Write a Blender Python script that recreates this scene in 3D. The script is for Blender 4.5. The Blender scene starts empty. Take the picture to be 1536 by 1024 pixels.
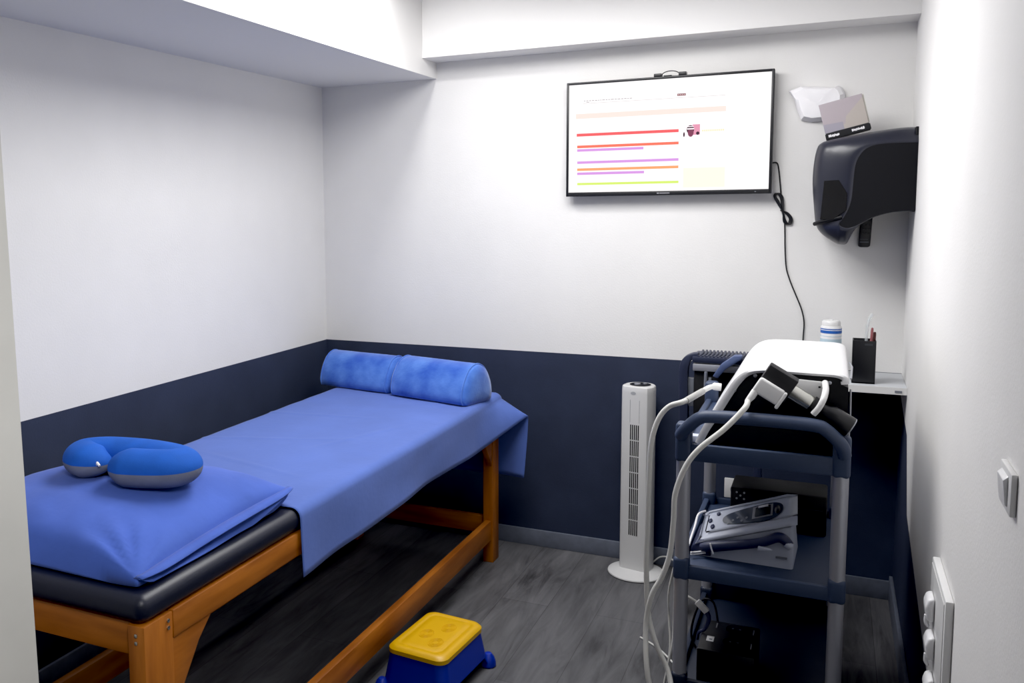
import bpy, bmesh, math, random
from mathutils import Vector, Matrix, noise
random.seed(7)
SC = bpy.context.scene
COL = SC.collection

# ------------------------------------------------------------------ materials
def lin(c):
    return tuple(((v/255)/12.92 if v/255 <= .04045 else ((v/255+.055)/1.055)**2.4) for v in c) + (1.0,)

MATS = {}
def mat(name, rgb, rough=.5, metal=0., var=0., vscale=30., bump=0., bscale=200., spec=.5, emit=0., alpha=1., trans=0., coat=0., sheen=0., stretch=None, rgb2=None, detail=4.):
    if name in MATS: return MATS[name]
    m = bpy.data.materials.new(name); m.use_nodes = True
    nt = m.node_tree; N = nt.nodes; L = nt.links
    b = N['Principled BSDF']
    b.inputs['Base Color'].default_value = lin(rgb)
    b.inputs['Roughness'].default_value = rough
    b.inputs['Metallic'].default_value = metal
    b.inputs['Specular IOR Level'].default_value = spec
    b.inputs['Coat Weight'].default_value = coat
    if sheen:
        b.inputs['Sheen Weight'].default_value = sheen
        b.inputs['Sheen Roughness'].default_value = .5
    if alpha < 1: b.inputs['Alpha'].default_value = alpha
    if trans: b.inputs['Transmission Weight'].default_value = trans
    if emit:
        b.inputs['Emission Color'].default_value = lin(rgb)
        b.inputs['Emission Strength'].default_value = emit
        b.inputs['Base Color'].default_value = (.01, .01, .01, 1)
    tc = N.new('ShaderNodeTexCoord'); mp = N.new('ShaderNodeMapping')
    L.new(tc.outputs['Object'], mp.inputs['Vector'])
    if stretch: mp.inputs['Scale'].default_value = stretch
    if var or rgb2:
        n = N.new('ShaderNodeTexNoise'); n.inputs['Scale'].default_value = vscale; n.inputs['Detail'].default_value = detail
        L.new(mp.outputs[0], n.inputs['Vector'])
        r = N.new('ShaderNodeValToRGB')
        if rgb2: lo, hi = lin(rgb), lin(rgb2)
        else:
            lo = lin([max(0, v*(1-var)) for v in rgb]); hi = lin([min(255, v*(1+var)) for v in rgb])
        r.color_ramp.elements[0].color = lo; r.color_ramp.elements[1].color = hi
        r.color_ramp.elements[0].position = .32; r.color_ramp.elements[1].position = .68
        L.new(n.outputs['Fac'], r.inputs['Fac']); L.new(r.outputs['Color'], b.inputs['Base Color'])
        if emit: L.new(r.outputs['Color'], b.inputs['Emission Color'])
    if bump:
        n2 = N.new('ShaderNodeTexNoise'); n2.inputs['Scale'].default_value = bscale; n2.inputs['Detail'].default_value = 3
        L.new(mp.outputs[0], n2.inputs['Vector'])
        bp = N.new('ShaderNodeBump'); bp.inputs['Strength'].default_value = bump; bp.inputs['Distance'].default_value = .004
        L.new(n2.outputs['Fac'], bp.inputs['Height']); L.new(bp.outputs[0], b.inputs['Normal'])
    MATS[name] = m
    return m

def floor_mat():
    m = bpy.data.materials.new('grey_plank_floor'); m.use_nodes = True
    nt = m.node_tree; N = nt.nodes; L = nt.links; b = N['Principled BSDF']
    tc = N.new('ShaderNodeTexCoord'); mp = N.new('ShaderNodeMapping'); mp.inputs['Rotation'].default_value = (0, 0, math.pi/2)
    L.new(tc.outputs['Object'], mp.inputs['Vector'])
    br = N.new('ShaderNodeTexBrick'); br.inputs['Scale'].default_value = 1.0
    br.inputs['Brick Width'].default_value = 1.1; br.inputs['Row Height'].default_value = .17
    br.inputs['Mortar Size'].default_value = .0012; br.inputs['Mortar Smooth'].default_value = .2
    br.inputs['Color1'].default_value = (.36, .36, .36, 1); br.inputs['Color2'].default_value = (.64, .64, .64, 1); br.inputs['Mortar'].default_value = (.1, .1, .1, 1)
    L.new(mp.outputs[0], br.inputs['Vector'])
    def nz(sc, scale, det, rough, dist):
        q = N.new('ShaderNodeMapping'); q.inputs['Scale'].default_value = sc; L.new(tc.outputs['Object'], q.inputs['Vector'])
        w = N.new('ShaderNodeTexNoise'); w.inputs['Scale'].default_value = scale; w.inputs['Detail'].default_value = det; w.inputs['Roughness'].default_value = rough; w.inputs['Distortion'].default_value = dist
        L.new(q.outputs[0], w.inputs['Vector']); return w
    n = nz((8, 1.0, 1), 2.6, 10, .68, 1.4); nb = nz((2.2, .8, 1), 2.0, 3, .5, .4)
    ad = N.new('ShaderNodeMath'); ad.operation = 'MULTIPLY_ADD'; ad.inputs[1].default_value = .55
    L.new(nb.outputs['Fac'], ad.inputs[0]); 
    hf = N.new('ShaderNodeMath'); hf.operation = 'MULTIPLY'; hf.inputs[1].default_value = .45; L.new(n.outputs['Fac'], hf.inputs[0]); L.new(hf.outputs[0], ad.inputs[2])
    r = N.new('ShaderNodeValToRGB'); e = r.color_ramp.elements
    e[0].position = .36; e[0].color = lin((52, 52, 54)); e[1].position = .62; e[1].color = lin((106, 106, 109))
    x = r.color_ramp.elements.new(.46); x.color = lin((82, 82, 85))
    L.new(ad.outputs[0], r.inputs['Fac'])
    mx = N.new('ShaderNodeMixRGB'); mx.blend_type = 'OVERLAY'; mx.inputs['Fac'].default_value = .55
    L.new(r.outputs['Color'], mx.inputs[1]); L.new(br.outputs['Color'], mx.inputs[2]); L.new(mx.outputs[0], b.inputs['Base Color'])
    b.inputs['Roughness'].default_value = .55; b.inputs['Specular IOR Level'].default_value = .35
    bp = N.new('ShaderNodeBump'); bp.inputs['Strength'].default_value = .15; bp.inputs['Distance'].default_value = .002
    L.new(n.outputs['Fac'], bp.inputs['Height']); L.new(bp.outputs[0], b.inputs['Normal'])
    return m

WHITE = mat('white_wall_paint', (230, 229, 228), .75, var=.006, vscale=5, bump=.10, bscale=160, spec=.2)
NAVY = mat('navy_wall_paint', (51, 58, 78), .6, var=.05, vscale=6, bump=.10, bscale=160, spec=.3)
SOFF = mat('ceiling_paint', (233, 232, 231), .8, bump=.05, bscale=120, spec=.2)
BASE = mat('grey_baseboard_paint', (104, 110, 124), .5, var=.05)
JAMB = mat('door_jamb_paint', (196, 195, 190), .6, var=.02, vscale=4)
FLOOR = floor_mat()
WOOD = mat('honey_wood', (136, 76, 22), .45, rgb2=(178, 108, 38), vscale=5, stretch=(6, .8, 6), bump=.05, bscale=60, detail=6)
WOODZ = mat('honey_wood_upright', (136, 76, 22), .45, rgb2=(178, 108, 38), vscale=5, stretch=(6, 6, .8), bump=.05, bscale=60, detail=6)
WOODX = mat('honey_wood_cross_shaded', (122, 68, 20), .45, rgb2=(164, 98, 34), vscale=5, stretch=(.8, 6, 6), bump=.05, bscale=60, detail=6)  # same wood with crosswise grain, shade of the end pieces put into its colour
LEATH = mat('navy_vinyl', (21, 25, 42), .42, bump=.10, bscale=420, spec=.5)
SHEET = mat('blue_sheet_fabric', (84, 108, 178), .85, var=.03, vscale=5, bump=.12, bscale=60, spec=.2, sheen=.1)
PILLOW = mat('blue_pillow_cotton', (72, 99, 182), .85, var=.05, vscale=6, bump=.35, bscale=22, spec=.2, sheen=.1)
VELVET = mat('blue_velvet', (38, 84, 180), .8, rgb2=(84, 128, 208), vscale=11, bump=.2, bscale=90, spec=.15, sheen=.35)
NECKB = mat('royal_blue_jersey', (36, 92, 186), .8, var=.04, vscale=20, bump=.1, bscale=300, spec=.2)
NECKG = mat('grey_jersey', (118, 122, 138), .85, var=.04, vscale=20, bump=.1, bscale=300, spec=.2)
YEL = mat('yellow_plastic', (208, 162, 10), .42, bump=.05, bscale=100)
BLU = mat('blue_plastic', (8, 45, 156), .4)
TROL = mat('slate_blue_plastic', (54, 67, 93), .5, bump=.08, bscale=500)
ALU = mat('brushed_grey_metal', (168, 170, 178), .42, metal=.55)
STEEL = mat('steel', (196, 196, 190), .25, metal=1.)
BLK = mat('black_plastic', (22, 23, 28), .4)
DBLK = mat('matt_black', (10, 11, 14), .6)
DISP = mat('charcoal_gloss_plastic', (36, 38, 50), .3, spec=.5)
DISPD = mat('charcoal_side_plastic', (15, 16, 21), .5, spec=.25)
SMOKE = mat('smoked_window', (12, 12, 15), .15)
GLW = mat('white_gloss_plastic', (236, 236, 238), .3)
MTW = mat('white_plastic', (226, 226, 226), .45)
FANW = mat('off_white_fan_plastic', (214, 214, 214), .35)
GREYP = mat('light_grey_plastic', (188, 194, 210), .4)
MIDG = mat('mid_grey_plastic', (120, 124, 134), .45)
NAVP = mat('navy_plastic', (48, 54, 84), .42)
NAVD = mat('dark_navy_plastic', (40, 46, 68), .45)
HOSE = mat('white_hose_rubber', (214, 214, 210), .45)
PAPER = mat('white_paper', (244, 243, 246), .7, bump=.1, bscale=30)
LILAC = mat('lilac_grey_card', (176, 166, 172), .5)
LILAC2 = mat('beige_grey_card', (182, 174, 168), .5)
LILAC3 = mat('blue_grey_card', (160, 156, 168), .5)
CREAM = mat('cream_paper', (226, 224, 214), .6)
BLUEB = mat('blue_band_print', (38, 98, 184), .5)
PALEB = mat('pale_blue_print', (190, 212, 224), .5)
PINKP = mat('dusty_pink_plastic', (150, 88, 92), .5)
BROWNP = mat('brown_plastic', (92, 52, 50), .5)
CLEAR = mat('clear_plastic', (225, 232, 236), .1, alpha=.35)
GLASS = mat('grey_glass', (70, 78, 92), .08)
LCD = mat('dark_lcd', (40, 46, 52), .12)
def em(name, rgb, s=1.0): return mat('screen_'+name, rgb, .3, emit=s, spec=.2)
SCR_W = em('white', (255, 252, 252), 1.0)

# ------------------------------------------------------------------ mesh helpers
def V(*a): return Vector(a)
def cat(pts, n=8):
    P = [Vector(p) for p in pts]; out = []
    for i in range(len(P)-1):
        p0 = P[max(i-1, 0)]; p1 = P[i]; p2 = P[i+1]; p3 = P[min(i+2, len(P)-1)]
        for k in range(n):
            t = k/n
            out.append(.5*((2*p1)+(-p0+p2)*t+(2*p0-5*p1+4*p2-p3)*t*t+(-p0+3*p1-3*p2+p3)*t**3))
    out.append(P[-1]); return out

def box(bm, x0, x1, y0, y1, z0, z1, bev=0., mi=0, seg=2, M=None):
    t = bmesh.new()
    bmesh.ops.create_cube(t, size=1)
    for v in t.verts:
        v.co = V(x0+(v.co.x+.5)*(x1-x0), y0+(v.co.y+.5)*(y1-y0), z0+(v.co.z+.5)*(z1-z0))
    if bev: bmesh.ops.bevel(t, geom=t.edges[:], offset=bev, segments=seg, profile=.5, affect='EDGES')
    if M: bmesh.ops.transform(t, matrix=M, verts=t.verts)
    join(bm, t, mi)

def join(bm, t, mi=0):
    mp = {}
    for v in t.verts: mp[v] = bm.verts.new(v.co)
    for f in t.faces:
        try:
            g = bm.faces.new([mp[v] for v in f.verts]); g.material_index = mi if mi is not None else f.material_index; g.smooth = True
        except ValueError: pass
    t.free()

def prism(bm, poly, axis, a0, a1, bev=0., mi=0, seg=2):
    """poly: 2-D points; axis 'y' -> poly in (x,z); 'x' -> (y,z); 'z' -> (x,y)"""
    def P(u, v, w): return {'y': V(u, w, v), 'x': V(w, u, v), 'z': V(u, v, w)}[axis]
    t = bmesh.new()
    A = [t.verts.new(P(u, v, a0)) for u, v in poly]; B = [t.verts.new(P(u, v, a1)) for u, v in poly]
    t.faces.new(A); t.faces.new(B[::-1])
    n = len(poly)
    for i in range(n): t.faces.new([A[i], B[i], B[(i+1) % n], A[(i+1) % n]])
    bmesh.ops.recalc_face_normals(t, faces=t.faces)
    if bev: bmesh.ops.bevel(t, geom=t.edges[:], offset=bev, segments=seg, profile=.5, affect='EDGES')
    join(bm, t, mi)

def tube(bm, pts, r, seg=10, mi=0, smooth=0, cap=True, flat=1.0):
    if smooth:
        if isinstance(r, (list, tuple)) and len(r) == len(pts):
            r = [q.x for q in cat([(q, 0, 0) for q in r], smooth)]
        pts = cat(pts, smooth)
    P = [Vector(p) for p in pts]; rr = r if isinstance(r, (list, tuple)) else [r]*len(P)
    rings = []; up = None
    for i, p in enumerate(P):
        d = (P[min(i+1, len(P)-1)]-P[max(i-1, 0)]).normalized()
        if up is None:
            up = V(0, 0, 1) if abs(d.z) < .9 else V(0, 1, 0)
        s = d.cross(up)
        if s.length < 1e-5: s = d.cross(V(1, 0, 0))
        s.normalize(); up = s.cross(d).normalized()
        rings.append([bm.verts.new(p+(s*math.cos(2*math.pi*k/seg)+up*math.sin(2*math.pi*k/seg)*flat)*rr[i]) for k in range(seg)])
    for a, b in zip(rings, rings[1:]):
        for k in range(seg):
            f = bm.faces.new([a[k], a[(k+1) % seg], b[(k+1) % seg], b[k]]); f.smooth = True; f.material_index = mi
    if cap:
        for q in (rings[0][::-1], rings[-1]):
            f = bm.faces.new(q); f.material_index = mi

def lathe(bm, prof, o=(0, 0, 0), d=(0, 0, 1), seg=32, mi=0):
    """prof: (radius, height) along direction d from o"""
    d = Vector(d).normalized(); s = d.orthogonal().normalized(); t = d.cross(s); o = Vector(o)
    R = []
    for r, h in prof:
        c = o+d*h
        if r < 1e-6: R.append([bm.verts.new(c)])
        else: R.append([bm.verts.new(c+(s*math.cos(2*math.pi*k/seg)+t*math.sin(2*math.pi*k/seg))*r) for k in range(seg)])
    for a, b in zip(R, R[1:]):
        for k in range(seg):
            k2 = (k+1) % seg
            if len(a) == 1 and len(b) == 1: continue
            if len(a) == 1: q = [a[0], b[k2], b[k]]
            elif len(b) == 1: q = [a[k], a[k2], b[0]]
            else: q = [a[k], a[k2], b[k2], b[k]]
            f = bm.faces.new(q); f.smooth = True; f.material_index = mi
    for q in (R[0], R[-1]):
        if len(q) > 1: bm.faces.new(q).material_index = mi

def quad(bm, a, b, c, d, mi=0):
    f = bm.faces.new([bm.verts.new(Vector(p)) for p in (a, b, c, d)]); f.material_index = mi; return f

def sharp(bm, ang=40):
    bm.normal_update()
    for e in bm.edges:
        if len(e.link_faces) == 2 and e.calc_face_angle(0) > math.radians(ang): e.smooth = False
        elif len(e.link_faces) != 2: e.smooth = False

def worldloc(o):
    v = V(0, 0, 0)
    while o: v = v+o.location; o = o.parent
    return v

def obj(name, bm, mats, parent=None, origin=None, recalc=True, autosharp=40):
    """link one mesh object; geometry was made in world space"""
    if recalc: bmesh.ops.recalc_face_normals(bm, faces=bm.faces)
    if autosharp: sharp(bm, autosharp)
    for f in bm.faces: f.smooth = True
    if parent is None and origin is None:
        xs = [v.co.x for v in bm.verts]; ys = [v.co.y for v in bm.verts]; zs = [v.co.z for v in bm.verts]
        origin = ((min(xs)+max(xs))/2, (min(ys)+max(ys))/2, min(zs))
    off = worldloc(parent) if parent else Vector(origin)
    for v in bm.verts: v.co -= off
    me = bpy.data.meshes.new(name); bm.to_mesh(me); bm.free()
    for m in (mats if isinstance(mats, (list, tuple)) else [mats]): me.materials.append(m)
    o = bpy.data.objects.new(name, me); COL.objects.link(o)
    if parent: o.parent = parent
    else: o.location = off
    return o

def tag(o, label, cat_, group=None, kind=None):
    o['label'] = label; o['category'] = cat_
    if group: o['group'] = group
    if kind: o['kind'] = kind
    return o

def thing(name, label, cat_, loc, group=None):
    o = bpy.data.objects.new(name, None); COL.objects.link(o); o.location = loc
    o.empty_display_size = .05
    return tag(o, label, cat_, group)

def struct(name, bm, mats, label=None, cat_=None, autosharp=40):
    o = obj(name, bm, mats, origin=(0, 0, 0), autosharp=autosharp); o['kind'] = 'structure'
    if label: o['label'] = label
    if cat_: o['category'] = cat_
    return o
def B(): return bmesh.new()

# ------------------------------------------------------------------ room
W, HD, HS, WS, H2, D2, CEIL = 2.279, .811, 1.929, .5475, 1.994, .145, 2.40
YF, YB = -2.42, -4.3
bm = B(); box(bm, -.1, W+.1, YB, .1, -.08, 0); struct('floor', bm, FLOOR, 'grey wood plank floor', 'floor')
bm = B(); box(bm, -.1, W+.1, YB, .1, CEIL, CEIL+.08)
struct('ceiling', bm, SOFF, 'white ceiling', 'ceiling')
bm = B(); box(bm, 0, WS, YF, 0, HS, CEIL-.0005); struct('ceiling_soffit', bm, SOFF, 'lowered white soffit along the left wall', 'soffit')
bm = B(); box(bm, WS+.0005, W, -D2, 0, H2, CEIL-.0005); struct('ceiling_beam', bm, SOFF, 'white beam along the top of the back wall', 'beam')
# left wall, painted navy up to the dado line
bm = B(); box(bm, -.1, 0, YF-.13, .1, 0, HD, mi=1); box(bm, -.1, 0, YF-.13, .1, HD, CEIL, mi=0)
struct('wall_left', bm, [WHITE, NAVY], 'left wall, white above and navy below', 'wall')
bm = B(); box(bm, 0, W, 0, .1, 0, HD, mi=1); box(bm, 0, W, 0, .1, HD, CEIL, mi=0)
struct('wall_back', bm, [WHITE, NAVY], 'back wall, white above and navy below', 'wall')
# right wall: navy paint steps down towards the door
bm = B()
line = [(.1, .75), (-.335, .672), (-.47, .455), (-1.2, .31), (-2.0, .15), (-2.6, .03)]
for (y0, z0), (y1, z1) in zip(line, line[1:]):
    quad(bm, (W, y0, 0), (W, y1, 0), (W, y1, z1), (W, y0, z0), 1)
    quad(bm, (W, y0, z0), (W, y1, z1), (W, y1, CEIL), (W, y0, CEIL), 0)
quad(bm, (W, -2.6, 0), (W, YB, 0), (W, YB, CEIL), (W, -2.6, CEIL), 0)
quad(bm, (W+.1, .1, 0), (W+.1, YB, 0), (W+.1, YB, CEIL), (W+.1, .1, CEIL), 0)
bmesh.ops.remove_doubles(bm, verts=bm.verts, dist=1e-5)
struct('wall_right', bm, [WHITE, NAVY], 'right wall, white with a stepped navy paint band low down', 'wall')
bm = B()
def jx(z): return .760+(.0142)*(1.212-z)/.6406
prism(bm, [(0, 0), (jx(0), 0), (jx(CEIL), CEIL-.001), (0, CEIL-.001)], 'y', YF-.13, YF)
struct('wall_front', bm, JAMB, 'pale grey door jamb at the left edge', 'wall')
bm = B(); box(bm, 0, W, -.011, 0, 0, .068, .002); struct('baseboard_back', bm, BASE, 'grey baseboard on the back wall', 'baseboard')
bm = B(); box(bm, 0, .011, YF, -.012, 0, .068, .002); struct('baseboard_left', bm, BASE, 'grey baseboard on the left wall', 'baseboard')
bm = B(); box(bm, W-.011, W, -2.6, -.012, 0, .09, .002); struct('baseboard_right', bm, BASE, 'grey baseboard on the right wall', 'baseboard')

# ------------------------------------------------------------------ treatment bed
X0, X1, YN, YR = .235, .885, -2.262, -.19
bed = thing('treatment_bed', 'wooden treatment bed with navy vinyl top along the left wall', 'bed', (.56, -1.23, 0))
bm = B(); box(bm, X0-.004, X1+.003, YN-.006, YR, .606, .662, .024, seg=5); obj('cushion', bm, LEATH, bed)
def leg(x0, x1, y0, y1):
    bm = B(); box(bm, x0, x1, y0, y1, 0, .545 if False else .604, .003); return obj('leg', bm, WOODZ, bed)
for xa, xb in ((X0, X0+.042), (X1-.042, X1)):
    leg(xa, xb, YN, YN+.085); leg(xa, xb, YR-.067, YR)
for xa, xb in ((X0, X0+.03), (X1-.028, X1+.001)):
    bm = B(); box(bm, xa, xb, YN+.0855, YR-.0675, .547, .605, .003); obj('side_rail', bm, WOOD, bed)
for ya, yb in ((YN+.012, YN+.036), (YR-.04, YR-.015)):
    bm = B(); box(bm, X0+.0425, X1-.0425, ya, yb, .535, .603, .003); obj('end_rail', bm, WOODX, bed)
for xa in (X0+.008, X1-.032):
    bm = B(); box(bm, xa, xa+.025, YN+.0855, YR-.0675, .092, .172, .003); obj('stretcher', bm, WOOD, bed)
for ya in (YR-.05, YN+.03):
    bm = B(); box(bm, X0+.0425, X1-.0425, ya, ya+.025, .11, .18, .003); obj('cross_stretcher', bm, WOODX, bed)
for xa, ya, s in ((X1-.026, YN+.086, 1), (X0+.002, YN+.086, 1), (X1-.026, YR-.068, -1), (X0+.002, YR-.068, -1)):
    bm = B()
    pl = [(ya, .546)]+[(ya+s*(.10-.10*math.sin(a)*.999+.0), .546-.10+.10*math.cos(a)*.0+.10*(1-math.cos(a))*0) for a in ()]
    pl = [(ya, .546), (ya+s*.13, .546), (ya+s*.085, .505), (ya+s*.045, .45), (ya, .39)]
    prism(bm, pl, 'x', xa, xa+.022, .002); obj('corner_brace', bm, WOOD, bed)
for p, d in (((X1, YN+.07, .59), (1, 0, 0)), ((X1, YN+.07, .575), (1, 0, 0)), ((X1-.02, YN, .585), (0, -1, 0)), ((X1-.02, YN, .57), (0, -1, 0))):
    bm = B(); lathe(bm, [(0, 0), (.004, 0), (.004, .002), (0, .003)], p, d, 12); obj('screw_head', bm, STEEL, bed)

# ------------------------------------------------------------------ sheet draped over the bed
def sstep(a, b, t):
    t = max(0, min(1, (t-a)/(b-a))); return t*t*(3-2*t)
bm = B(); ZT = .6645
ys = [-1.70+i*(1.70-.178)/160 for i in range(161)]
ys[-1] = -.178
rows = []
NX, NC, NFp = 60, 6, 9
for j, y in enumerate(ys):
    row = []
    f = sstep(-.50, -.178, y); g = sstep(-1.45, -1.70, y)
    xl = .232
    for i in range(NX):
        u = i/(NX-1); x = xl+u*(.868-xl)
        w = .0022*noise.noise(V(x*9, y*3.2, 1.3))+.0012*noise.noise(V(x*4+y*12, y*5, 7))
        for (fx, fy, fa, fl) in ((.42, -1.15, .35, .30), (.55, -1.42, -.25, .22), (.36, -.80, .15, .25), (.70, -1.0, 1.2, .2)):
            ex = (x-fx)*math.cos(fa)+(y-fy)*math.sin(fa); ey = -(x-fx)*math.sin(fa)+(y-fy)*math.cos(fa)
            w += .0022*math.exp(-(ey/.011)**2-(ex/fl)**4)
        row.append(V(x, y, ZT+.0015+max(w, -.001)))
    hem = V(.897+.005*math.sin(y*9), y, .503+.004*math.sin(y*5)).lerp(V(1.002, -.182, .585), f)
    hem += V(.004*g, 0, -.006*g)
    R = .024
    top = V(.868, y, ZT+.0015); sh = V(.868+R, y, ZT+.0015-R)
    for k in range(1, NC+1):
        a = k/NC*math.pi/2
        row.append(V(.868+R*math.sin(a), y, ZT+.0015-R*(1-math.cos(a))).lerp(top.lerp(hem, .2*k/NC), f*.25))
    s0 = row[-1]
    for k in range(1, NFp+1):
        t = k/NFp
        p = s0.lerp(hem, t)
        p.x += .005*math.sin(t*math.pi)*noise.noise(V(y*4, t, 3))+.004*t*noise.noise(V(y*6, 0, 9))*(1-f)
        row.append(p)
    rows.append([bm.verts.new(p) for p in row])
for a, b in zip(rows, rows[1:]):
    for i in range(len(a)-1): bm.faces.new([a[i], a[i+1], b[i+1], b[i]])
# back fall of the sheet
prev = rows[-1]; top = [v.co.copy() for v in prev]
xr = top[-1].x
for k in range(1, 15):
    t = k/14; cur = []
    for p in top:
        zb = .333; xb = .232+(p.x-.232)*(.984-.232)/(xr-.232)
        z = p.z+(zb-p.z)*t; x = p.x+(xb-p.x)*t
        y = -.178+.012*min(1, t*3)+.006*math.sin(x*16+1)*t+.004*math.sin(x*37)*t
        cur.append(bm.verts.new(V(x, y, z)))
    for i in range(len(cur)-1): bm.faces.new([prev[i], prev[i+1], cur[i+1], cur[i]])
    prev = cur
sh = obj('bed_sheet', bm, SHEET, autosharp=0)
md = sh.modifiers.new('thickness', 'SOLIDIFY'); md.thickness = .0012; md.offset = 1
tag(sh, 'smooth blue sheet spread over the treatment bed and hanging at its far end', 'sheet')

# ------------------------------------------------------------------ bolsters
def bolster(name, label, p0, p1, dep, h, grp):
    """rounded D-section bolster from the front-left base corner p0 to the front-right base corner p1"""
    p0 = Vector(p0); p1 = Vector(p1); ax = (p1-p0); L_ = ax.length; ax.normalize(); bk = V(-ax.y, ax.x, 0); zb = p0.z
    prof = []
    ctr = [(-.5, .10), (-.505, .24), (-.43, .55), (-.25, .88), (-.05, 1.0), (.12, .985), (.30, .84), (.45, .52), (.505, .24), (.5, .10), (.44, .015), (.2, 0), (-.2, 0), (-.44, .015), (-.5, .10)]
    P = cat([(a, 0, b) for a, b in ctr], 4)[:-1]
    bm = B(); rings = []
    S = [0, .012, .035, .07, .12, .2, .3, .4, .5, .6, .7, .8, .88, .93, .965, .988, 1]
    for s in S:
        e = min(s, 1-s)
        k = 1-.10*(max(0, 1-e/.07))**2.5 if e < .07 else 1
        ring = []
        for q in P:
            a, b = q.x, q.z
            w = 1+.012*noise.noise(V(s*6, a*3, b*3+len(label)))
            c = p0+ax*(s*L_)+bk*(dep*.5+a*dep*k*w)
            ring.append(bm.verts.new(V(c.x, c.y, zb+(.5+(b-.5)*k*w)*h if b > .05 else zb+max(0, (b*k))*h)))
        rings.append(ring)
    n = len(P)
    for a, b in zip(rings, rings[1:]):
        for k in range(n): bm.faces.new([a[k], a[(k+1) % n], b[(k+1) % n], b[k]])
    for q, s in ((rings[0], -1), (rings[-1], 1)):
        c = sum((v.co for v in q), V(0, 0, 0))/n+ax*s*.010
        mid = [bm.verts.new(v.co.lerp(c, .35)+ax*s*.006) for v in q]
        for k in range(n): bm.faces.new([q[k], q[(k+1) % n], mid[(k+1) % n], mid[k]])
        cv = bm.verts.new(c)
        for k in range(n): bm.faces.new([mid[k], mid[(k+1) % n], cv])
    t = thing(name, label, 'bolster', (p0+p1)/2+bk*dep*.5, grp)
    obj('cushion', bm, VELVET, t, autosharp=0)
    # piping round the end face
    for s, q in ((.03, 0), (.97, 1)):
        bm = B(); pts = []
        for w in P+[P[0]]:
            c = p0+ax*(s*L_)+bk*(dep*.5+w.x*dep*.985); pts.append(V(c.x, c.y, zb+(.5+(w.z-.5)*.985)*h+.0005))
        tube(bm, [p for p in pts], .0028, 6, cap=False); obj('piping', bm, VELVET, t, autosharp=0)
    return t
ZB = ZT+.004
bolster('bolster_cushion', 'blue velvet bolster nearest the room corner, left of its twin', (.148, -.328, ZB), (.486, -.380, ZB), .185, .138, 'blue velvet bolsters')
bolster('bolster_cushion', 'blue velvet bolster with its end face showing, right of its twin', (.506, -.398, ZB), (.850, -.484, ZB), .195, .146, 'blue velvet bolsters')

# ------------------------------------------------------------------ big pillow
bm = B(); n = 44
cx, cy, hx, hy = .530, -1.953, .318, .280
top = []; bot = []
def pil(u, v):
    x = cx+hx*u*(1-.05*(1-v*v)*abs(u)); y = cy+hy*v*(1-.05*(1-u*u)*abs(v))
    return x, y
for i in range(n+1):
    rt, rb = [], []
    for j in range(n+1):
        u = -1+2*i/n; v = -1+2*j/n
        u = math.copysign(1-(1-abs(u))**1.5, u); v = math.copysign(1-(1-abs(v))**1.5, v)
        x, y = pil(u, v)
        e = max(0, (1-abs(u)**2.6)*(1-abs(v)**2.6))
        zs = .700+.012*u*v+.010*sstep(.4, 1, -v)*(1-.9*sstep(.55, 1, u))-.006*sstep(.6, 1, u)
        cr = .006*noise.noise(V(u*2.2+v*1.1, v*1.4, 2.))*e**.3+.004*noise.noise(V(u*5, v*5+u*3, 5.))*e**.3
        # creases gathering at the near right corner
        dx, dy = 1-u, v+1; rr = math.hypot(dx, dy)
        cr += .006*math.sin(math.atan2(dy, dx+1e-6)*14)*math.exp(-((rr-.30)/.22)**2)
        zt = zs+.084*e**.52+cr
        zb_ = max(.6665, zs-.075*e**.22)
        # right side bulges under the seam
        bx = .022*math.exp(-((u-.93)/.09)**2)*(1-abs(v)**4)
        by = -.026*math.exp(-((v+.93)/.08)**2)*(1-abs(u)**6)
        rt.append(V(x, y, zt)); rb.append(V(x+bx, y+by, zb_))
    top.append(rt); bot.append(rb)
TV_ = [[bm.verts.new(p) for p in r] for r in top]
BV_ = [[(TV_[i][j] if i in (0, n) or j in (0, n) else bm.verts.new(bot[i][j])) for j in range(n+1)] for i in range(n+1)]
for i in range(n):
    for j in range(n):
        bm.faces.new([TV_[i][j], TV_[i+1][j], TV_[i+1][j+1], TV_[i][j+1]])
        bm.faces.new([BV_[i][j], BV_[i][j+1], BV_[i+1][j+1], BV_[i+1][j]])
pw = thing('pillow', 'large blue pillow on the near end of the bed', 'pillow', (cx, cy, .6665))
obj('pillowcase', bm, PILLOW, pw, autosharp=0)
# open end flap of the pillowcase along the right seam
for nm, d0, d1, d2 in (('upper_case_flap', (-.006, .004), (.014, .004), (.030, .0)), ('lower_case_flap', (-.010, -.010), (.014, -.022), (.024, -.032))):
    bm = B(); rws = []
    for j in range(49):
        v = -1+2*j/48; x, y = pil(1, v); zs = .700+.012*v+.0018*sstep(.4, 1, -v)-.006
        k = (1-abs(v)**6); wv = .004*math.sin(v*6+(1 if nm[0] == 'u' else 3))
        row = []
        for dx, dz in (d0, d1, d2):
            kk = k if nm[0] == 'u' else k*(1-.5*sstep(.2, 1, v))
            row.append(bm.verts.new(V(x+(dx if dx < 0 else dx*(.25+.75*kk))+wv*(dx/.03), y, max(.667, zs+dz*(kk if dz < 0 else 1)+wv*.6*(dx/.03)))))
        rws.append(row)
    for r0, r1 in zip(rws, rws[1:]):
        for q in range(2): bm.faces.new([r0[q], r0[q+1], r1[q+1], r1[q]])
    o = obj(nm, bm, PILLOW, pw, autosharp=0)
    md = o.modifiers.new('thickness', 'SOLIDIFY'); md.thickness = .0025

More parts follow.
